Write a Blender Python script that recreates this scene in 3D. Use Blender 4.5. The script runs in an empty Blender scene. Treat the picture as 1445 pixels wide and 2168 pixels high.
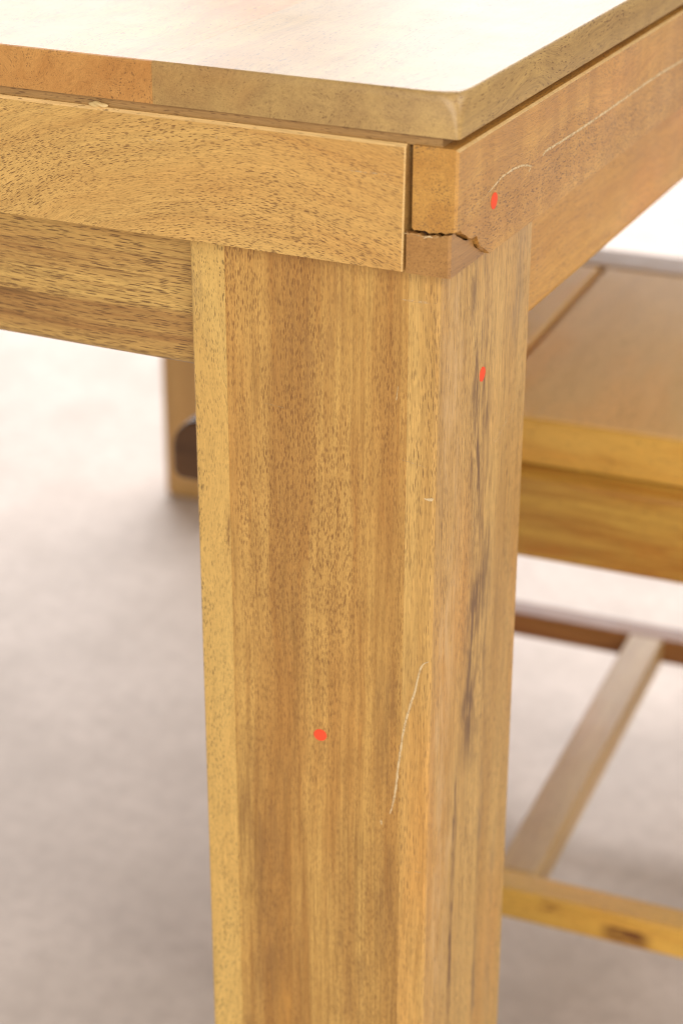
import bpy, bmesh, math, random
from mathutils import Vector, Matrix

random.seed(7)
S = bpy.context.scene
COL = S.collection

# ------------------------------------------------------------------ camera
TOP = 0.745                                     # height of the table top above the floor
YAW, PITCH, ROLL = -0.4398, 0.4391, 0.0020
cd = bpy.data.cameras.new('camera')
cam = bpy.data.objects.new('camera', cd)
COL.objects.link(cam)
fw = Vector((math.sin(YAW) * math.cos(PITCH), math.cos(YAW) * math.cos(PITCH), -math.sin(PITCH)))
rt = Vector((math.cos(YAW), -math.sin(YAW), 0))
up = rt.cross(fw)
r2 = rt * math.cos(ROLL) + up * math.sin(ROLL)
u2 = up * math.cos(ROLL) - rt * math.sin(ROLL)
cam.matrix_world = Matrix(((r2.x, u2.x, -fw.x, 0.2432), (r2.y, u2.y, -fw.y, -0.6083),
                           (r2.z, u2.z, -fw.z, TOP + 0.1550), (0, 0, 0, 1)))
cd.sensor_fit = 'VERTICAL'
cd.sensor_height = 36.0
cd.sensor_width = 24.0
cd.lens = 4221.1 / 2168 * 36
cd.clip_start = 0.02
cd.clip_end = 60
cd.dof.use_dof = True
cd.dof.focus_distance = 0.735
cd.dof.aperture_fstop = 9.0
cd.dof.aperture_blades = 9
S.camera = cam

# ------------------------------------------------------------------ light
w = bpy.data.worlds.new('World')
S.world = w
w.use_nodes = True
bg = w.node_tree.nodes['Background']
bg.inputs['Color'].default_value = (1.0, 0.95, 0.89, 1)
bg.inputs['Strength'].default_value = 0.42


def area(name, loc, target, sx, sy, power, color):
    l = bpy.data.lights.new(name, 'AREA')
    l.shape = 'RECTANGLE'
    l.size, l.size_y = sx, sy
    l.energy = power
    l.color = color
    o = bpy.data.objects.new(name, l)
    COL.objects.link(o)
    o.location = loc
    o.rotation_euler = (Vector(target) - Vector(loc)).to_track_quat('-Z', 'Y').to_euler()
    return o


# tall windows along the back of the room, seen only as glare on the varnish
area('window_light', (-3.75, 4.4, 1.95), (-2.6, 0.6, 0.3), 2.1, 1.4, 24, (0.90, 0.945, 1.0))
area('window_light', (-1.00, 4.4, 1.95), (-0.9, 0.6, 0.3), 2.1, 1.4, 31, (0.90, 0.945, 1.0))
# unseen fill lights: a panel added over the far half of the room, a soft one on the camera's side, a small one to the right
area('fill_light', (-1.4, 3.0, 2.9), (-1.4, 2.6, 0.0), 3.2, 1.8, 232, (0.97, 0.95, 0.97))  # added to brighten the floor beyond the table
area('soft_fill', (0.9, -2.0, 1.40), (-0.3, 0.4, 0.50), 2.2, 1.9, 60, (1.0, 0.94, 0.86))  # unseen fill, set low to light beneath the table
area('fill_light', (2.4, 0.3, 2.0), (0.0, 0.2, 0.5), 1.4, 1.4, 30, (1.0, 0.94, 0.86))

S.view_settings.view_transform = 'Standard'
S.view_settings.look = 'None'
S.view_settings.exposure = 0.0
S.view_settings.gamma = 1.0
S.view_settings.use_curve_mapping = False
S.render.engine = 'CYCLES'
S.cycles.filter_width = 1.1


# ------------------------------------------------------------------ materials
class NT:
    def __init__(self, name):
        self.m = bpy.data.materials.new(name)
        self.m.use_nodes = True
        self.t = self.m.node_tree
        self.bsdf = self.t.nodes['Principled BSDF']

    def n(self, kind, **kw):
        nd = self.t.nodes.new(kind)
        for k, v in kw.items():
            setattr(nd, k, v)
        return nd

    def put(self, sock, v):
        if isinstance(v, bpy.types.NodeSocket):
            self.t.links.new(v, sock)
        else:
            sock.default_value = v

    def math(self, op, a, b=0.0, c=None, clamp=False):
        nd = self.n('ShaderNodeMath', operation=op, use_clamp=clamp)
        self.put(nd.inputs[0], a)
        self.put(nd.inputs[1], b)
        if c is not None:
            self.put(nd.inputs[2], c)
        return nd.outputs[0]

    def vmul(self, v, s):
        nd = self.n('ShaderNodeVectorMath', operation='MULTIPLY')
        self.put(nd.inputs[0], v)
        nd.inputs[1].default_value = s
        return nd.outputs[0]

    def vadd(self, v, s):
        nd = self.n('ShaderNodeVectorMath', operation='ADD')
        self.put(nd.inputs[0], v)
        self.put(nd.inputs[1], s)
        return nd.outputs[0]

    def noise(self, v, scale=1.0, detail=3.0, rough=0.55, out='Fac'):
        nd = self.n('ShaderNodeTexNoise')
        self.put(nd.inputs['Vector'], v)
        nd.inputs['Scale'].default_value = scale
        nd.inputs['Detail'].default_value = detail
        nd.inputs['Roughness'].default_value = rough
        return nd.outputs[out]

    def smooth(self, v, a, b, lo=0.0, hi=1.0):
        nd = self.n('ShaderNodeMapRange', interpolation_type='SMOOTHSTEP')
        self.put(nd.inputs['Value'], v)
        self.put(nd.inputs['From Min'], a)
        self.put(nd.inputs['From Max'], b)
        nd.inputs['To Min'].default_value = lo
        nd.inputs['To Max'].default_value = hi
        return nd.outputs[0]

    def mix(self, f, a, b, mode='MIX'):
        nd = self.n('ShaderNodeMix', data_type='RGBA', blend_type=mode)
        self.put(nd.inputs['Factor'], f)
        for s, v in ((nd.inputs[6], a), (nd.inputs[7], b)):
            self.put(s, (*v, 1) if isinstance(v, tuple) and len(v) == 3 else v)
        return nd.outputs[2]


SEED = [0]


def wood(name, light, dark, axis='z', warp=0.006, warpf=9.0, pore=0.5, plen=4.6, pwid=0.80, pstr=0.75,
         pcol=(0.13, 0.062, 0.022), streak=0.6, orange=0.25, rough=0.36, stains=(), bump=0.35, fibre=0.5, rad=0.25, figure=0.0, lines=0.45, bend=None, run=None):
    """Varnished timber: fibres along `axis`, short dark pores, bands of colour. Lengths in mm."""
    SEED[0] += 1
    rad0 = rad
    g = NT(name)
    tc = g.n('ShaderNodeTexCoord').outputs['Object']
    sp = g.n('ShaderNodeSeparateXYZ')
    g.put(sp.inputs[0], tc)
    order = {'x': (0, 1, 2), 'y': (1, 0, 2), 'z': (2, 0, 1)}[axis]
    cb = g.n('ShaderNodeCombineXYZ')
    for i, k in enumerate(order):
        g.put(cb.inputs[i], sp.outputs[k])
    p0 = g.vadd(cb.outputs[0], (SEED[0] * 1.37, SEED[0] * 0.731, SEED[0] * 0.417))
    # the grain wanders: shift across the fibres as one moves along them
    wn = g.noise(g.vmul(p0, (warpf, warpf * 2.4, warpf * 2.4)), 1.0, 2.0, 0.5, 'Color')
    off = g.vmul(g.vadd(wn, (-0.5, -0.5, -0.5)), (0, warp * 2, warp * 2))
    p = g.vadd(p0, off)
    if bend:                                    # cathedral figure: the fibres swing up and down along the board
        amp, per, ph = bend
        al = g.n('ShaderNodeSeparateXYZ')
        g.put(al.inputs[0], tc)
        wv = g.math('MULTIPLY', g.math('COSINE', g.math('MULTIPLY', g.math('ADD', al.outputs[order[0]], ph), 1 / per)), -amp * per)
        cv = g.n('ShaderNodeCombineXYZ')
        g.put(cv.inputs[2], wv)
        p = g.vadd(p, cv.outputs[0])
    # bands of colour along the grain
    st = g.noise(g.vmul(p, (3.0, 70, 70)), 1.0, 5.0, 0.6)
    st2 = g.noise(g.vmul(p, (11.0, 330, 330)), 1.0, 3.0, 0.6)
    big = g.noise(g.vmul(p, (5.0, 20, 20)), 1.0, 3.0, 0.5)
    fine = g.noise(g.vmul(p, (55.0, 2600, 2600)), 1.0, 2.0, 0.6)
    s = g.math('ADD', g.math('MULTIPLY', g.smooth(st, 0.34, 0.68), streak),
               g.math('MULTIPLY', g.smooth(st2, 0.42, 0.75), 0.45 * streak), clamp=True)
    colr = g.mix(s, light, dark)
    # thin broken grain lines
    ln = g.noise(g.vmul(p, (13.0, 800, 800)), 1.0, 4.0, 0.65)
    lb_ = g.noise(g.vmul(p, (4.0, 110, 110)), 1.0, 2.0, 0.5)
    lm = g.math('MULTIPLY', g.smooth(ln, 0.47, 0.68), g.smooth(lb_, 0.28, 0.66, 0.25, 1.0))
    # the cut drifts from cross-cut flecks to long lines: patchy, and along the board where `run` says so
    pt = g.smooth(g.noise(g.vmul(p, (6.0, 45, 45)), 1.0, 3.0, 0.55), 0.33, 0.62)
    if run:
        ar = g.n('ShaderNodeSeparateXYZ')
        g.put(ar.inputs[0], tc)
        wobble = g.math('MULTIPLY', g.math('SUBTRACT', g.noise(g.vmul(p0, (5, 60, 60)), 1.0, 3.0, 0.6), 0.5), 0.30)
        tr = g.smooth(g.math('ADD', ar.outputs[order[0]], wobble), run[0], run[1])
        pt = g.math('MULTIPLY', pt, g.math('SUBTRACT', 1.0, g.math('MULTIPLY', tr, 0.45)))
        lm = g.math('MULTIPLY', lm, g.math('ADD', 0.5, g.math('MULTIPLY', tr, 0.35)))
        ln2 = g.noise(g.vmul(p, (16.0, 1900, 1900)), 1.0, 4.0, 0.7)
        lm = g.math('MAXIMUM', lm, g.math('MULTIPLY', g.smooth(ln2, 0.50, 0.66), g.math('MULTIPLY', tr, 0.8)))
    colr = g.mix(g.math('MULTIPLY', lm, lines, clamp=True), colr, tuple(v * 0.62 for v in dark))
    warm = (min(1, dark[0] * 1.5), dark[1] * 1.15, dark[2] * 0.8)
    colr = g.mix(g.math('MULTIPLY', g.smooth(big, 0.45, 0.72), orange), colr, warm)
    if figure:
        fg = g.noise(g.vmul(p, (70, 14, 14)), 1.0, 2.0, 0.5)
        colr = g.mix(g.math('MULTIPLY', g.smooth(fg, 0.38, 0.66), figure), colr, tuple(v * 0.82 for v in dark))
    f = g.smooth(fine, 0.3, 0.75, 1.0 - fibre * 0.25, 1.0 + fibre * 0.25)
    fc = g.n('ShaderNodeCombineXYZ')
    for i in range(3):
        g.put(fc.inputs[i], f)
    colr = g.mix(1.0, colr, fc.outputs[0], 'MULTIPLY')
    # pores
    masks = []
    for j, (pl, pw, dens, strg) in enumerate(((plen, pwid, pore, 1.0), (plen * 0.6, pwid * 0.62, pore * 0.75, 0.6))):
        vor = g.n('ShaderNodeTexVoronoi', feature='F1')
        vor.inputs['Scale'].default_value = 1.0
        vor.inputs['Randomness'].default_value = 1.0
        g.put(vor.inputs['Vector'], g.vadd(g.vmul(p, (1000 / pl, 1000 / pw, 1000 / pw)), (j * 17.3, 5.1 * j, 9.7 * j)))
        cs = g.n('ShaderNodeSeparateColor')
        g.put(cs.inputs[0], vor.outputs['Color'])
        fld = g.noise(g.vmul(p, (12.0, 190, 190)), 1.0, 4.0, 0.6)
        lim = g.math('ADD', g.math('MULTIPLY', g.math('SUBTRACT', fld, 0.5), 2.2), dens)
        keep = g.smooth(g.math('SUBTRACT', lim, cs.outputs[0]), -0.05, 0.12)
        rad = g.math('ADD', g.math('MULTIPLY', cs.outputs[1], 0.20), rad0)
        hit = g.smooth(vor.outputs['Distance'], g.math('MULTIPLY', rad, 0.55), rad, 1.0, 0.0)
        masks.append(g.math('MULTIPLY', g.math('MULTIPLY', keep, hit), strg))
    pm = g.math('MULTIPLY', g.math('MAXIMUM', masks[0], masks[1]), g.math('ADD', 0.42, g.math('MULTIPLY', pt, 0.70)), clamp=True)
    colr = g.mix(g.math('MULTIPLY', pm, pstr), colr, pcol)
    # mineral stains grown into the timber: (axis index across, centre, half width, from, to, colour, strength)
    for (k, c, hw, a0, a1, sc, amt) in stains:
        loc = g.n('ShaderNodeSeparateXYZ')
        g.put(loc.inputs[0], tc)
        wob = g.math('MULTIPLY', g.math('SUBTRACT', g.noise(g.vmul(p0, (16, 1, 1)), 1.0, 3.0, 0.6), 0.5), hw * 2.4)
        dist = g.math('ABSOLUTE', g.math('SUBTRACT', g.math('ADD', loc.outputs[k], wob), c))
        band = g.smooth(dist, hw * 0.25, hw, 1.0, 0.0)
        al = loc.outputs[order[0]]
        rp = min(0.03, (a1 - a0) / 3)
        ends = g.math('MULTIPLY', g.smooth(al, a0, a0 + rp), g.smooth(al, a1 - rp, a1, 1.0, 0.0))
        t1 = g.smooth(g.noise(g.vmul(p, (34, 380, 380)), 1.0, 5.0, 0.7), 0.40, 0.60, 0.1, 1.0)
        t2 = g.smooth(g.noise(g.vmul(p0, (24, 90, 90)), 1.0, 3.0, 0.6), 0.36, 0.60)
        tex = g.math('MULTIPLY', t1, t2)
        colr = g.mix(g.math('MULTIPLY', g.math('MULTIPLY', band, ends), g.math('MULTIPLY', tex, amt, clamp=True)), colr, sc)
    g.put(g.bsdf.inputs['Base Color'], colr)
    rn = g.noise(g.vmul(p0, (40, 40, 40)), 1.0, 3.0, 0.6)
    g.put(g.bsdf.inputs['Roughness'], g.math('ADD', g.math('MULTIPLY', rn, 0.16), rough - 0.08))
    g.bsdf.inputs['Specular IOR Level'].default_value = 0.5
    bp = g.n('ShaderNodeBump')
    bp.inputs['Strength'].default_value = bump
    bp.inputs['Distance'].default_value = 0.00012
    hgt = g.math('SUBTRACT', g.math('MULTIPLY', fine, 0.5), pm)
    g.put(bp.inputs['Height'], hgt)
    g.put(g.bsdf.inputs['Normal'], bp.outputs[0])
    return g.m


def plain(name, colour, rough=0.5, var=0.1, scale=300):
    g = NT(name)
    tc = g.n('ShaderNodeTexCoord').outputs['Object']
    nz = g.noise(tc, scale, 3.0, 0.6)
    lo = tuple(max(0, x * (1 - var)) for x in colour)
    hi = tuple(min(1, x * (1 + var)) for x in colour)
    g.put(g.bsdf.inputs['Base Color'], g.mix(nz, lo, hi))
    g.bsdf.inputs['Roughness'].default_value = rough
    return g.m


# ------------------------------------------------------------------ builders
def obj(name, bm, mat, parent=None, loc=(0, 0, 0), bevel=0.0, seg=3, rotz=0.0):
    me = bpy.data.meshes.new(name)
    bmesh.ops.recalc_face_normals(bm, faces=bm.faces)
    bm.to_mesh(me)
    bm.free()
    o = bpy.data.objects.new(name, me)
    COL.objects.link(o)
    me.materials.append(mat)
    o.location = loc
    o.rotation_euler = (0, 0, rotz)
    if parent:
        o.parent = parent
    if bevel:
        for f in me.polygons:
            f.use_smooth = True
        b = o.modifiers.new('bevel', 'BEVEL')
        b.width = bevel
        b.segments = seg
        b.limit_method = 'ANGLE'
        b.angle_limit = math.radians(30)
        b.harden_normals = True
    return o


def box(x0, x1, y0, y1, z0, z1, bm=None):
    bm = bm or bmesh.new()
    v = [bm.verts.new((x, y, z)) for z in (z0, z1) for x, y in ((x0, y0), (x1, y0), (x1, y1), (x0, y1))]
    for f in ((3, 2, 1, 0), (4, 5, 6, 7), (0, 1, 5, 4), (1, 2, 6, 5), (2, 3, 7, 6), (3, 0, 4, 7)):
        bm.faces.new([v[i] for i in f])
    return bm


def prism(a, b):
    """Solid between two matching outlines (lists of 3D points)."""
    bm = bmesh.new()
    va = [bm.verts.new(p) for p in a]
    vb = [bm.verts.new(p) for p in b]
    bm.faces.new(va)
    bm.faces.new(vb[::-1])
    n = len(a)
    for i in range(n):
        bm.faces.new((va[i], vb[i], vb[(i + 1) % n], va[(i + 1) % n]))
    return bm


def empty(name, loc, label, cat, rotz=0.0):
    o = bpy.data.objects.new(name, None)
    COL.objects.link(o)
    o.location = loc
    o.rotation_euler = (0, 0, rotz)
    o['label'] = label
    o['category'] = cat
    return o


# ------------------------------------------------------------------ floor
g = NT('floor_concrete')
tc = g.n('ShaderNodeTexCoord').outputs['Object']
n1 = g.noise(tc, 9.0, 5.0, 0.6)
n2 = g.noise(tc, 70.0, 4.0, 0.65)
n3 = g.noise(tc, 420.0, 2.0, 0.6)
cc = g.mix(g.smooth(n1, 0.3, 0.7), (0.48, 0.405, 0.345), (0.585, 0.50, 0.435))
cc = g.mix(g.math('MULTIPLY', g.smooth(n2, 0.35, 0.72), 0.5), cc, (0.39, 0.32, 0.27))
cc = g.mix(g.math('MULTIPLY', g.smooth(n3, 0.5, 0.75), 0.3), cc, (0.36, 0.30, 0.26))
g.put(g.bsdf.inputs['Base Color'], cc)
g.bsdf.inputs['Roughness'].default_value = 0.55
bp = g.n('ShaderNodeBump')
bp.inputs['Strength'].default_value = 0.3
bp.inputs['Distance'].default_value = 0.002
g.put(bp.inputs['Height'], n2)
g.put(g.bsdf.inputs['Normal'], bp.outputs[0])
bm = bmesh.new()
bm.faces.new([bm.verts.new(p) for p in ((-9, -5, 0), (9, -5, 0), (9, 9, 0), (-9, 9, 0))])
floor = obj('floor', bm, g.m)
floor['kind'] = 'structure'
floor['label'] = 'pale pinkish beige floor with faint mottling'

# ------------------------------------------------------------------ table
TW, TD = 0.772, 1.184
ZT, ZS, ZB, ZA = -0.0153, -0.0187, -0.0637, -0.1222
LX, LY, WX, WY = 0.0088, 0.0077, 0.100, 0.0937

HONEY, HONEY_D = (0.62, 0.375, 0.130), (0.40, 0.205, 0.055)
TAN, TAN_D = (0.500, 0.300, 0.112), (0.330, 0.175, 0.058)
ORANGE, ORANGE_D = (0.58, 0.295, 0.085), (0.43, 0.185, 0.045)
OLIVE, OLIVE_D = (0.485, 0.312, 0.108), (0.32, 0.190, 0.070)

table = empty('wooden_table', (0, 0, 0), 'large honey brown wooden table with scratched corner and a cracked edge board', 'table')
table.location = (-TW / 2, TD / 2, 0)
T0 = Vector((TW / 2, -TD / 2, TOP))           # the near top corner in the table's own frame


def tb(name, bm, mat, parent, bevel=0.0, seg=3, at=(0, 0, 0), local=None):
    o = obj(name, bm, mat, None, T0 + Vector(at), bevel, seg)
    o.parent = parent
    if parent is not table:
        o.location = Vector(at)
    return o


m_spacer = wood('wood_spacer', (0.40, 0.235, 0.085), (0.27, 0.14, 0.045), 'x', pore=0.55, streak=0.5)
# the recessed layer between the planks and the edge boards
bm = box(-TW + 0.004, -0.0065, 0.0016, TD - 0.004, ZS - 0.0003, ZT + 0.001)
tabletop = tb('tabletop', bm, m_spacer, table)

# planks of the top, running away along the table's long side
cuts = [0.0, -0.1174, -0.232, -0.338, -0.449, -0.556, -0.662, -TW]
tones = [(OLIVE, OLIVE_D), (ORANGE, ORANGE_D), (HONEY, HONEY_D), (TAN, TAN_D), (OLIVE, OLIVE_D), (HONEY, HONEY_D), (ORANGE, ORANGE_D)]
for i in range(7):
    x1, x0 = cuts[i], cuts[i + 1]
    mt = wood('wood_plank', tones[i][0], tones[i][1], 'y', warp=0.016, warpf=12.0, pore=0.6, streak=0.6, orange=0.35, rough=0.36, bump=0.12, figure=0.25)
    c = 0.0011
    if i == 0:
        def ol(k, e):                          # worn corner: blunt on top, nearly square below
            return [(x0, e), (-0.0015 - 0.0085 * k - e, e), (-0.0006 - 0.0048 * k - e, 0.0004 + 0.0008 * k + e),
                    (-0.0002 - 0.0016 * k - e, 0.0010 + 0.0036 * k + e), (-e, 0.0022 + 0.0090 * k + e), (-e, TD), (x0, TD)]
        levels = [(ZT, 0.0, 0.0), (ZT + 0.003, 0.05, 0.0), (-0.0070, 0.22, 0.0), (-0.0036, 0.55, 0.0), (-c, 0.85, 0.0), (-0.0003, 1.0, 0.0005), (0.0, 1.08, c)]
        bm = bmesh.new()
        rings = [[bm.verts.new((x, y, z)) for x, y in ol(k, e)] for z, k, e in levels]
        bm.faces.new(rings[0][::-1])
        tf = bm.faces.new(rings[-1])
        for ra, rb_ in zip(rings, rings[1:]):
            for q in range(7):
                bm.faces.new((ra[q], ra[(q + 1) % 7], rb_[(q + 1) % 7], rb_[q]))
        for f in bm.faces:
            f.smooth = True
        for e in tf.edges:
            e.smooth = False
        for ra, rb_ in zip(rings, rings[1:]):
            for q in (0, 5, 6):
                bm.edges.get((ra[q], rb_[q])).smooth = False
        for q in range(7):
            bm.edges.get((rings[0][q], rings[0][(q + 1) % 7])).smooth = False
        o = tb('plank', bm, mt, tabletop)
    else:
        pr = [(0, ZT), (0, -c), (0.0004, -0.0003), (c, 0), (TD, 0), (TD, ZT)]
        tb('plank', prism([(x0, y, z) for y, z in pr], [(x1 - 0.00005, y, z) for y, z in pr]), mt, tabletop)

# edge boards under the planks
m_sk_l = wood('wood_edge_board', (0.640, 0.395, 0.125), (0.455, 0.240, 0.068), 'x', warp=0.010, warpf=9.0, bend=(0.62, 0.1146, 0.085), pore=1.1, plen=3.1, pwid=0.50, streak=0.5, orange=0.2, pstr=0.85, rad=0.28, lines=0.3, pcol=(0.15, 0.068, 0.022))
m_sk_r = wood('wood_edge_board', (0.620, 0.335, 0.080), (0.440, 0.200, 0.042), 'y', warp=0.012, warpf=12.0, pore=0.95, plen=2.8, pwid=0.7, streak=0.55, orange=0.3, figure=0.5, pstr=0.85, rad=0.28)
m_sk_b = wood('wood_edge_board', TAN, TAN_D, 'x', warp=0.01)
SK = 0.0166                                     # thickness of an edge board
# left board: its end stops short of the corner and leaves an open joint
m_worn = wood('wood_worn', (0.78, 0.52, 0.22), (0.62, 0.37, 0.12), 'x', pore=0.2, streak=0.5)
bm = bmesh.new()
rings = []
for kx, e in ((-TW, 0.0), (-0.0202, 0.0), (-0.0197, 0.0004)):
    prf = ((-0.0006 + e, ZB), (-0.0006 + e, ZS - 0.0011 - e), (0.0005 + e, ZS - e * 0.4), (SK, ZS - e * 0.4), (SK, ZB))
    rings.append([bm.verts.new((kx + (0.0006 * (z - ZB) / (ZS - ZB) if kx > -0.1 else 0), y, z)) for y, z in prf])
bm.faces.new(rings[0])
bm.faces.new(rings[2][::-1])
for j in (0, 1):
    for q in range(5):
        f = bm.faces.new((rings[j][q], rings[j][(q + 1) % 5], rings[j + 1][(q + 1) % 5], rings[j + 1][q]))
        f.material_index = 1 if q == 1 or (j == 1 and q == 0) else 0
tb('edge_board', bm, m_sk_l, table).data.materials.append(m_worn)
tb('edge_board', box(-TW + 0.02, -SK - 0.002, TD - SK, TD, ZB, ZS), m_sk_b, table, 0.0008, 2)
tb('edge_board', box(-TW, -TW + SK, SK + 0.001, TD, ZB, ZS), m_sk_b, table, 0.0008, 2)

# right board: split near the corner, the lower splinter pushed aside
crack = [(0.0008, -0.0472), (0.0028, -0.0476), (0.0052, -0.0494), (0.0083, -0.0502), (0.0112, -0.0516), (0.0140, -0.0530),
         (0.0165, -0.0537), (0.0188, -0.0538), (0.0201, -0.0553), (0.0214, -0.0572), (0.0236, -0.0589), (0.0254, -0.0597), (0.0290, -0.0618), (0.0318, ZB)]


def crack_at(x, gap):
    k = (-x) / SK
    out = []
    for j, (y, z) in enumerate(crack):
        rise = -0.0012 * math.sin(k * 2.6) + 0.00035 * math.sin(x * 2100 + j * 1.3) + 0.00025 * math.sin(x * 5200 + j)
        fade = 1.0 if j < len(crack) - 1 else 0.0
        open_ = gap * (1 - (y / 0.0318)) ** 0.6 if y < 0.0318 else 0.0
        out.append((y, z + rise * fade - open_))
    out[0] = (0.0, out[0][1])
    return out


def split_piece(upper):
    xs = [0.0, -0.0011, -0.0026, -0.0041, -0.0058, -0.0072, -0.0087, -0.0101, -0.0118, -0.0131, -0.0147, -0.0158, -SK]
    bm = bmesh.new()
    rings = []
    for x in xs:
        if upper:
            c = crack_at(x, 0.0)
            zt_ = ZS - (0.0009 if x == 0 else 0.0002 if x > -0.0012 else 0)
            pts = [(0.0006 if x == 0 else 0, zt_)] + c + [(TD, ZB), (TD, zt_)]
            pts[1] = (0.0006 if x == 0 else 0, pts[1][1])
        else:
            c = crack_at(x, 0.0009)
            c[0] = (0.0006 if x == 0 else 0, c[0][1])
            pts = c + [(c[0][0], ZB)]
        rings.append([bm.verts.new((x, y, z)) for y, z in pts])
    n = len(rings[0])
    bm.faces.new(rings[0])
    bm.faces.new(rings[-1][::-1])
    for a, b in zip(rings, rings[1:]):
        for i in range(n):
            f = bm.faces.new((a[i], a[(i + 1) % n], b[(i + 1) % n], b[i]))
            f.material_index = 1 if upper and a is rings[0] and i == n - 1 else 0
    return bm


rb = tb('edge_board', split_piece(True), m_sk_r, table)
rb.data.materials.append(m_worn)
rb['label'] = 'edge board split open near the corner'
m_frag = wood('wood_splinter', (0.41, 0.215, 0.066), (0.29, 0.140, 0.04), 'y', warp=0.006, pore=0.5, plen=2.0, streak=0.6)
fr = tb('splinter', split_piece(False), m_frag, table, at=(-0.0018, -0.0005, -0.0002))
fr['label'] = 'broken lower corner of the edge board'

# aprons
m_ap_l = wood('wood_apron', (0.630, 0.405, 0.125), (0.330, 0.165, 0.050), 'x', warp=0.004, warpf=6.0, pore=1.0, plen=8.5, pwid=0.62, streak=0.8, orange=0.2, pstr=0.9, rad=0.30, lines=0.95)
m_ap_r = wood('wood_apron', (0.60, 0.310, 0.055), (0.45, 0.20, 0.030), 'y', warp=0.012, pore=0.6, plen=5.0, pwid=0.9, streak=0.6, orange=0.6, pstr=0.55)
AY, AX, AT = 0.0190, 0.0185, 0.022


def apron_profile(d0, z0, z1, r):
    """outline (depth, height) with a rounded lower front arris"""
    pts = [(d0, z1), (d0 + AT, z1), (d0 + AT, z0)]
    for k in range(7):
        a = math.pi / 2 * k / 6
        pts.append((d0 + r - r * math.sin(a), z0 + r - r * math.cos(a)))
    return pts


pf = apron_profile(AY, ZA, ZB, 0.006)
tb('apron', prism([(-LX - WX + 0.004, d, z) for d, z in pf], [(-TW + LX + WX - 0.004, d, z) for d, z in pf]), m_ap_l, table)
tb('apron', prism([(-LX - WX + 0.004, TD - d, z) for d, z in pf], [(-TW + LX + WX - 0.004, TD - d, z) for d, z in pf]), m_sk_b, table)
pf = apron_profile(AX, ZA + 0.0008, ZB, 0.004)
tb('apron', prism([(-d, LY + WY - 0.004, z) for d, z in pf], [(-d, TD - LY - WY + 0.004, z) for d, z in pf]), m_ap_r, table)
tb('apron', prism([(-TW + d, LY + WY - 0.004, z) for d, z in pf], [(-TW + d, TD - LY - WY + 0.004, z) for d, z in pf]), m_ap_r, table)

# near leg: three boards glued side by side
x_r, x_l = -LX, -LX - WX
y0, y1 = LY, LY + WY
STAIN, GREY = (0.165, 0.083, 0.032), (0.25, 0.155, 0.075)
m_leg_b = wood('wood_leg', (0.650, 0.395, 0.115), (0.410, 0.205, 0.052), 'z', warp=0.003, warpf=8.0, pore=1.1, plen=3.5, pwid=0.44, streak=0.85, orange=0.2, pstr=0.9, pcol=(0.175, 0.072, 0.018), rad=0.31, figure=0.15, lines=0.95, run=(-0.16, -0.34),
               stains=((0, -0.0275, 0.0070, -0.62, -0.215, (0.230, 0.115, 0.036), 0.6), (0, -0.0845, 0.0150, -0.62, -0.265, (0.250, 0.125, 0.040), 0.6),
                       (0, -0.0460, 0.0120, -0.64, -0.325, (0.260, 0.135, 0.045), 0.5), (0, -0.0740, 0.0065, -0.70, -0.378, (0.600, 0.300, 0.065), 0.6),
                       (0, -0.0620, 0.0200, -0.135, -0.05, (0.300, 0.150, 0.045), 0.7)))
m_leg_a = wood('wood_leg', (0.690, 0.450, 0.140), (0.520, 0.310, 0.090), 'z', warp=0.010, warpf=14.0, pore=0.95, plen=3.6, pwid=0.58, streak=0.4, orange=0.15, pstr=0.85, pcol=(0.10, 0.056, 0.022), lines=0.5, run=(-0.22, -0.36),
               stains=((0, -0.0955, 0.0022, -0.203, -0.163, (0.10, 0.022, 0.008), 1.6), (0, -0.1045, 0.005, -0.115, -0.06, (0.30, 0.19, 0.08), 0.7)))
m_leg_c = wood('wood_leg', (0.630, 0.390, 0.125), (0.450, 0.245, 0.068), 'z', warp=0.004, warpf=10.0, pore=0.85, plen=6.0, pwid=0.6, streak=0.8, orange=0.4, pstr=0.75, rough=0.38, fibre=0.8, lines=0.6,
               stains=((1, 0.0220, 0.0140, -0.80, -0.04, (0.66, 0.43, 0.20), 0.6), (1, 0.0515, 0.0150, -0.300, -0.04, STAIN, 1.2), (1, 0.0620, 0.0100, -0.31, -0.15, STAIN, 0.9),
                       (1, 0.0360, 0.0035, -0.60, -0.27, STAIN, 1.5), (1, 0.066, 0.003, -0.45, -0.29, GREY, 1.2),
                       (1, 0.085, 0.006, -0.55, -0.33, GREY, 0.45), (1, 0.088, 0.010, -0.13, -0.05, GREY, 0.6)))
z0, z1 = -TOP, ZB + 0.0008
XA, XC = -0.0942, -0.0205
leg = tb('leg', box(XA + 0.00005, XC - 0.00005, y0, y1, z0, z1), m_leg_b, table)


def rounded(x0, x1, ya, yb, r, left):
    """outline of a board, rounded on the two arrises of its free side"""
    pts = []
    for cx, cy, a0 in ((x0 + r, ya + r, math.pi), (x1 - r, ya + r, 1.5 * math.pi), (x1 - r, yb - r, 0.0), (x0 + r, yb - r, 0.5 * math.pi)):
        if (cx < (x0 + x1) / 2) == left:
            pts += [(cx + r * math.cos(a0 + math.pi / 2 * k / 5), cy + r * math.sin(a0 + math.pi / 2 * k / 5)) for k in range(6)]
        else:
            pts.append((x0 if cx < (x0 + x1) / 2 else x1, ya if cy < (ya + yb) / 2 else yb))
    return pts


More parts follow.
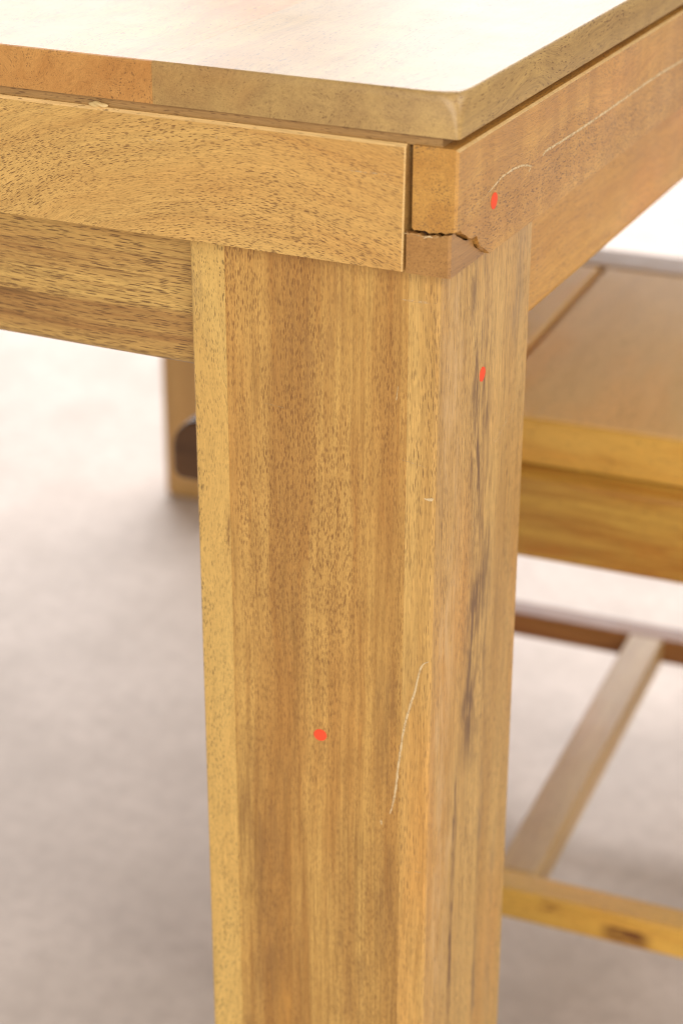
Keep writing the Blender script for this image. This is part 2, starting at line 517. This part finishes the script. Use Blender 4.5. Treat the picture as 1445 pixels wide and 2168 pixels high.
for x0, x1, ya, mt, r, lf in ((x_l, XA, y0 - 0.00012, m_leg_a, 0.0012, True), (XC, x_r, y0 - 0.00006, m_leg_c, 0.0014, False)):
    ol = rounded(x0, x1, ya, y1, r, lf)
    o = tb('board', prism([(x, y, z0) for x, y in ol], [(x, y, z1) for x, y in ol]), mt, leg)
    o.data.polygons.foreach_set('use_smooth', [len(p.vertices) == 4 for p in o.data.polygons])
    o.data.set_sharp_from_angle(angle=math.radians(25))

# other legs
m_leg_o = wood('wood_leg', (0.560, 0.330, 0.110), (0.43, 0.235, 0.075), 'z', pore=0.4, streak=0.5)
for ox, oy in ((-TW + LX, TD - LY - WY), (-TW + LX, LY), (-LX - WX, TD - LY - WY)):
    tb('leg', box(ox, ox + WX, oy, oy + WY, z0, z1), m_leg_o, table, 0.006, 3)

# scratches: thin raised burrs of pale torn varnish
g = NT('scratched_varnish')
tc = g.n('ShaderNodeTexCoord').outputs['Object']
nz = g.noise(tc, 900.0, 3.0, 0.7)
g.put(g.bsdf.inputs['Base Color'], g.mix(nz, (0.62, 0.42, 0.19), (0.80, 0.66, 0.42)))
g.bsdf.inputs['Roughness'].default_value = 0.6
g.put(g.bsdf.inputs['Alpha'], g.smooth(g.noise(tc, 380.0, 4.0, 0.75), 0.34, 0.56, 0.38, 0.92))
m_scr = g.m
g2 = NT('faint_scratch')
tc = g2.n('ShaderNodeTexCoord').outputs['Object']
g2.bsdf.inputs['Base Color'].default_value = (0.68, 0.48, 0.24, 1)
g2.bsdf.inputs['Roughness'].default_value = 0.6
g2.put(g2.bsdf.inputs['Alpha'], g2.smooth(g2.noise(tc, 700.0, 3.0, 0.7), 0.40, 0.65, 0.0, 0.7))
m_faint = g2.m


def scratch(plane, pts, width, parent, mat=None, lift=0.00012):
    """ribbon along pts; plane 'y' = front faces (x,z), plane 'x' = right faces (y,z)"""
    # resample with Catmull-Rom and a nervous hand
    P = [Vector(p) for p in pts]
    Q = []
    for i in range(len(P) - 1):
        a, b, c, d = P[max(i - 1, 0)], P[i], P[i + 1], P[min(i + 2, len(P) - 1)]
        m = max(4, int((c - b).length / 0.0016))
        for k in range(m):
            t = k / m
            Q.append(0.5 * ((2 * b) + (c - a) * t + (2 * a - 5 * b + 4 * c - d) * t * t + (3 * b - a - 3 * c + d) * t ** 3))
    Q.append(P[-1])
    bm = bmesh.new()
    base = plane[1]
    prev = None
    for i, q in enumerate(Q):
        tng = (Q[min(i + 1, len(Q) - 1)] - Q[max(i - 1, 0)]).normalized()
        nrm = Vector((-tng.y, tng.x))
        ew = width * (0.35 + 0.65 * min(1, i / 4, (len(Q) - 1 - i) / 4)) * random.uniform(0.7, 1.15)
        q = q + nrm * random.uniform(-0.12, 0.12) * width
        row = []
        for s, h in ((-0.5, 0.00002), (-0.15, lift), (0.2, lift * 0.6), (0.5, 0.00002)):
            e = q + nrm * ew * s
            row.append(bm.verts.new((e.x, base - h, e.y) if plane[0] == 'y' else (base + h, e.x, e.y)))
        if prev:
            for k in range(3):
                bm.faces.new((prev[k], prev[k + 1], row[k + 1], row[k]))
        prev = row
    o = tb('scratch', bm, mat or m_scr, parent)
    for f in o.data.polygons:
        f.use_smooth = True
    return o


RX = ('x', 0.0)
scratch(RX, [(0.0840, -0.0412), (0.0852, -0.0403), (0.0901, -0.0398), (0.1007, -0.0401), (0.1337, -0.0406), (0.1747, -0.0405), (0.2248, -0.0403), (0.267, -0.0413), (0.33, -0.043)], 0.0011, rb)
scratch(RX, [(0.0287, -0.0406), (0.0360, -0.0393), (0.0432, -0.0383), (0.0565, -0.0385), (0.0660, -0.0401), (0.0726, -0.0420)], 0.0009, rb)
scratch(RX, [(0.0720, -0.0416), (0.0705, -0.0428), (0.0690, -0.0434)], 0.0008, rb)
scratch(RX, [(0.0048, -0.0435), (0.0160, -0.0424), (0.0287, -0.0406)], 0.0006, rb, m_faint)
FY = ('y', LY - 0.00013)
scratch(FY, [(-0.0097, -0.2203), (-0.0128, -0.2237), (-0.0150, -0.2341), (-0.0183, -0.2468), (-0.0198, -0.2549), (-0.0216, -0.2708), (-0.0230, -0.2853), (-0.0249, -0.2939)], 0.0009, leg)
scratch(FY, [(-0.0110, -0.2225), (-0.0143, -0.2290), (-0.0163, -0.2400), (-0.0192, -0.2500)], 0.0005, leg, m_faint)
scratch(FY, [(-0.0231, -0.0769), (-0.0180, -0.0768), (-0.0098, -0.0764)], 0.0010, leg, m_faint)
scratch(FY, [(-0.0130, -0.1524), (-0.0112, -0.1527), (-0.0100, -0.1522), (-0.0094, -0.1515)], 0.0011, leg)
scratch(FY, [(-0.0288, -0.2978), (-0.0284, -0.3000)], 0.0012, leg)
scratch(FY, [(-0.0790, -0.1260), (-0.0690, -0.1265)], 0.0005, leg, m_faint)
scratch(FY, [(-0.0247, -0.1155), (-0.0242, -0.1100)], 0.0006, leg)
scratch(FY, [(-0.0190, -0.3150), (-0.0140, -0.3180), (-0.0105, -0.3180)], 0.0005, leg, m_faint)
scratch(FY, [(-0.0240, -0.1385), (-0.0170, -0.1392), (-0.0120, -0.1400)], 0.0005, leg, m_faint)
scratch(('x', -LX), [(0.0673, -0.1525), (0.0760, -0.1500), (0.0850, -0.1458), (0.0915, -0.1425)], 0.0009, leg, m_faint)
scratch(('x', -LX), [(0.0420, -0.1030), (0.0500, -0.1000)], 0.0008, leg, m_faint)
SY = ('y', -0.0006)
lb = [c for c in table.children if c.name.startswith('edge_board')][0]
scratch(SY, [(-0.0920, -0.0250), (-0.0900, -0.0200)], 0.0007, lb, m_faint)
scratch(SY, [(-0.0430, -0.0302), (-0.0300, -0.0300), (-0.0230, -0.0298)], 0.0006, lb, m_faint)
scratch(SY, [(-0.1250, -0.0280), (-0.1120, -0.0285)], 0.0005, lb, m_faint)
scratch(SY, [(-0.1630, -0.0215), (-0.1645, -0.0235)], 0.0007, lb, m_faint)

lip = [(x - 0.0018, crack_at(x, 0.0009)[0][1] - 0.0004) for x in (-0.0004, -0.0026, -0.0041, -0.0058, -0.0087, -0.0118, -0.0147, -0.0163)]
scratch(('y', -0.0005), lip, 0.0004, fr, m_faint)
scratch(('x', -0.0018), [(y, z - 0.0005) for y, z in crack_at(0.0, 0.0006)[1:10]], 0.0005, fr, m_faint)
scratch(('y', -0.0005), [(-0.0100, lip[4][1] - 0.0006), (-0.0080, lip[4][1] + 0.0003), (-0.0066, lip[4][1] + 0.0001)], 0.0006, fr)
# dried glue squeezed out above the left edge board
bm = bmesh.new()
bmesh.ops.create_icosphere(bm, subdivisions=3, radius=1.0)
for v in bm.verts:
    k = 1 + 0.25 * math.sin(v.co.x * 5 + v.co.z * 3)
    v.co = Vector((v.co.x * 0.0042, v.co.y * 0.0010 * k, v.co.z * 0.0011 * k))
m_glue = plain('dried_glue', (0.60, 0.42, 0.18), 0.35, 0.15, 500)
tb('glue_bead', bm, m_glue, table, at=Vector((-0.1405, 0.0006, ZS + 0.0006))).location = T0 + Vector((-0.1405, 0.0006, ZS + 0.0006))

# ------------------------------------------------------------------ stickers
g = NT('sticker_red')
tc = g.n('ShaderNodeTexCoord').outputs['Object']
g.put(g.bsdf.inputs['Base Color'], g.mix(g.noise(tc, 900, 2.0, 0.6), (0.86, 0.070, 0.022), (0.92, 0.090, 0.030)))
g.bsdf.inputs['Roughness'].default_value = 0.75
m_stk = g.m


def sticker(pos, face, tilt, label, w=0.0047, h=0.0047):
    bm = bmesh.new()
    n = 40
    ring = []
    for zz, sc in ((0.0, 1.0), (0.00010, 1.0), (0.00014, 0.96)):
        ring.append([bm.verts.new((w / 2 * sc * math.cos(2 * math.pi * k / n), h / 2 * sc * math.sin(2 * math.pi * k / n),
                                   zz + (0.00012 * max(0, math.cos(2 * math.pi * k / n - 0.8)) if zz else 0))) for k in range(n)])
    for a, b in zip(ring, ring[1:]):
        for k in range(n):
            bm.faces.new((a[k], a[(k + 1) % n], b[(k + 1) % n], b[k]))
    bm.faces.new(ring[-1])
    bm.faces.new(ring[0][::-1])
    o = obj('round_sticker', bm, m_stk)
    o.location = Vector(pos) + Vector((0, 0, TOP))
    o.rotation_euler = (math.pi / 2, 0, 0) if face == 'y' else (math.pi / 2, 0, math.pi / 2)
    o.rotation_euler.rotate_axis('Z', tilt)
    o['label'] = label
    o['category'] = 'sticker'
    o['group'] = 'round red marker stickers on the table'
    return o


sticker((0.00002, 0.0346, -0.0451), 'x', 0.2, 'round red sticker on the edge board above the crack', 0.0058, 0.0060)
sticker((-LX + 0.00002, 0.0518, -0.1182), 'x', 0.0, 'round red sticker on the leg side with the dark streak', 0.0056, 0.0058)
sticker((-0.0558, LY - 0.00002, -0.2652), 'y', 0.4, 'round red sticker beside the long scratch on the broad leg face', 0.0058, 0.0052)

# ------------------------------------------------------------------ stool under the table
stool = empty('wooden_stool', (-0.112, 0.570, 0), 'low golden wooden stool with crossed foot rails half under the table', 'stool', math.radians(3.2))
m_seat = wood('wood_seat', (0.80, 0.53, 0.22), (0.64, 0.39, 0.145), 'y', warp=0.02, pore=0.2, streak=0.35, orange=0.25, lines=0.1, rough=0.40)
m_seat2 = wood('wood_seat', (0.50, 0.320, 0.16), (0.36, 0.215, 0.105), 'x', warp=0.01, pore=0.35, streak=0.7, rough=0.32)
m_edge = wood('wood_seat_edge', (0.70, 0.41, 0.085), (0.57, 0.27, 0.040), 'x', warp=0.01, pore=0.2, streak=0.7, orange=0.6)
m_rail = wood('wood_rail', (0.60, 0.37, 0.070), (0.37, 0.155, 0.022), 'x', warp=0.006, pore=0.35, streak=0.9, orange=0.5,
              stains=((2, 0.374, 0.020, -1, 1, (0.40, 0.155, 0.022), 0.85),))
m_foot = wood('wood_foot_rail', (0.70, 0.43, 0.085), (0.56, 0.30, 0.055), 'x', warp=0.01, pore=0.3, streak=0.6, orange=0.2,
              stains=((2, 0.128, 0.010, 0.052, 0.092, (0.17, 0.060, 0.015), 2.5), (2, 0.134, 0.006, 0.012, 0.032, (0.20, 0.075, 0.02), 1.8)))
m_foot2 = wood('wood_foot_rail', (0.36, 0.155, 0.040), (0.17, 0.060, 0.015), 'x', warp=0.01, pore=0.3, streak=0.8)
m_cross = wood('wood_foot_rail', (0.56, 0.375, 0.165), (0.42, 0.255, 0.105), 'y', warp=0.01, pore=0.3, streak=0.6)
m_end_shade = wood('wood_rail_end_shaded', (0.130, 0.060, 0.022), (0.075, 0.032, 0.012), 'x', pore=0.2, rough=0.24)  # dark tone paints in the shade under the table
m_sleg = wood('wood_stool_leg', (0.54, 0.32, 0.095), (0.40, 0.21, 0.06), 'z')


def sb(name, bm, mat, parent=None, bevel=0.002, seg=3):
    return obj(name, bm, mat, parent or stool, (0, 0, 0), bevel, seg)


ZSEAT, ZR = 0.452, 0.4225
XL, XR = -0.185, 0.215
seat = sb('seat', box(XL + 0.003, XR - 0.003, -0.1445, 0.181, ZR, ZSEAT - 0.006), m_edge, bevel=0.001)
sb('board', box(XL, -0.0525, -0.1462, 0.1418, ZR + 0.0005, ZSEAT), m_seat, seat, 0.0015)
sb('board', box(-0.0475, XR, -0.1464, 0.1418, ZR + 0.0005, ZSEAT), m_seat, seat, 0.0015)
sb('board', box(XL, XR, 0.1460, 0.1840, ZR + 0.0005, ZSEAT), m_seat2, seat, 0.0015)
# the honey coloured lip that closes the front of the seat
sb('lip', box(XL, XR, -0.1500, -0.1466, ZR + 0.0005, ZSEAT - 0.0006), m_edge, seat, 0.0012)


XE = XL - 0.006


def side_rail(ya, yb):
    """long seat rail; a darker rounded end runs out past the seat"""
    rail = sb('seat_rail', box(XE, XR, ya, yb, ZR - 0.056, ZR), m_rail, bevel=0.006)
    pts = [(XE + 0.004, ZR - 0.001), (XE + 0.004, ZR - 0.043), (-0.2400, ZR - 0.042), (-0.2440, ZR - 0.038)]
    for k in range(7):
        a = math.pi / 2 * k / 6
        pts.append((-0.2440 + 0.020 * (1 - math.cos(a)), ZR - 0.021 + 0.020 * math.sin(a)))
    sb('rail_end', prism([(x, ya + 0.0005, z) for x, z in pts], [(x, yb - 0.0005, z) for x, z in pts]), m_end_shade, rail, 0.003)


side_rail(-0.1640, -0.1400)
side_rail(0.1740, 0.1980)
sb('seat_rail', box(XL + 0.01, XL + 0.034, -0.1402, 0.1742, ZR - 0.054, ZR - 0.0005), m_rail, bevel=0.002)
sb('seat_rail', box(XR - 0.034, XR - 0.01, -0.1402, 0.1742, ZR - 0.054, ZR - 0.0005), m_rail, bevel=0.002)
ZK = 0.14
for xa in (XL, XR - 0.036):
    for ya in (-0.1830, 0.1680):
        sb('leg', box(xa, xa + 0.036, ya, ya + 0.036, 0, ZR - 0.002), m_sleg, bevel=0.002)
sb('foot_rail', box(XL + 0.03, XR - 0.03, -0.1820, -0.1600, ZK - 0.022, ZK), m_foot)
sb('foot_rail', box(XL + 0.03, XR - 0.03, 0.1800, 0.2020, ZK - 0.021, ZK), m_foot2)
sb('cross_rail', box(-0.0205, 0.0070, -0.1604, 0.1804, ZK - 0.022, ZK + 0.0004), m_cross)
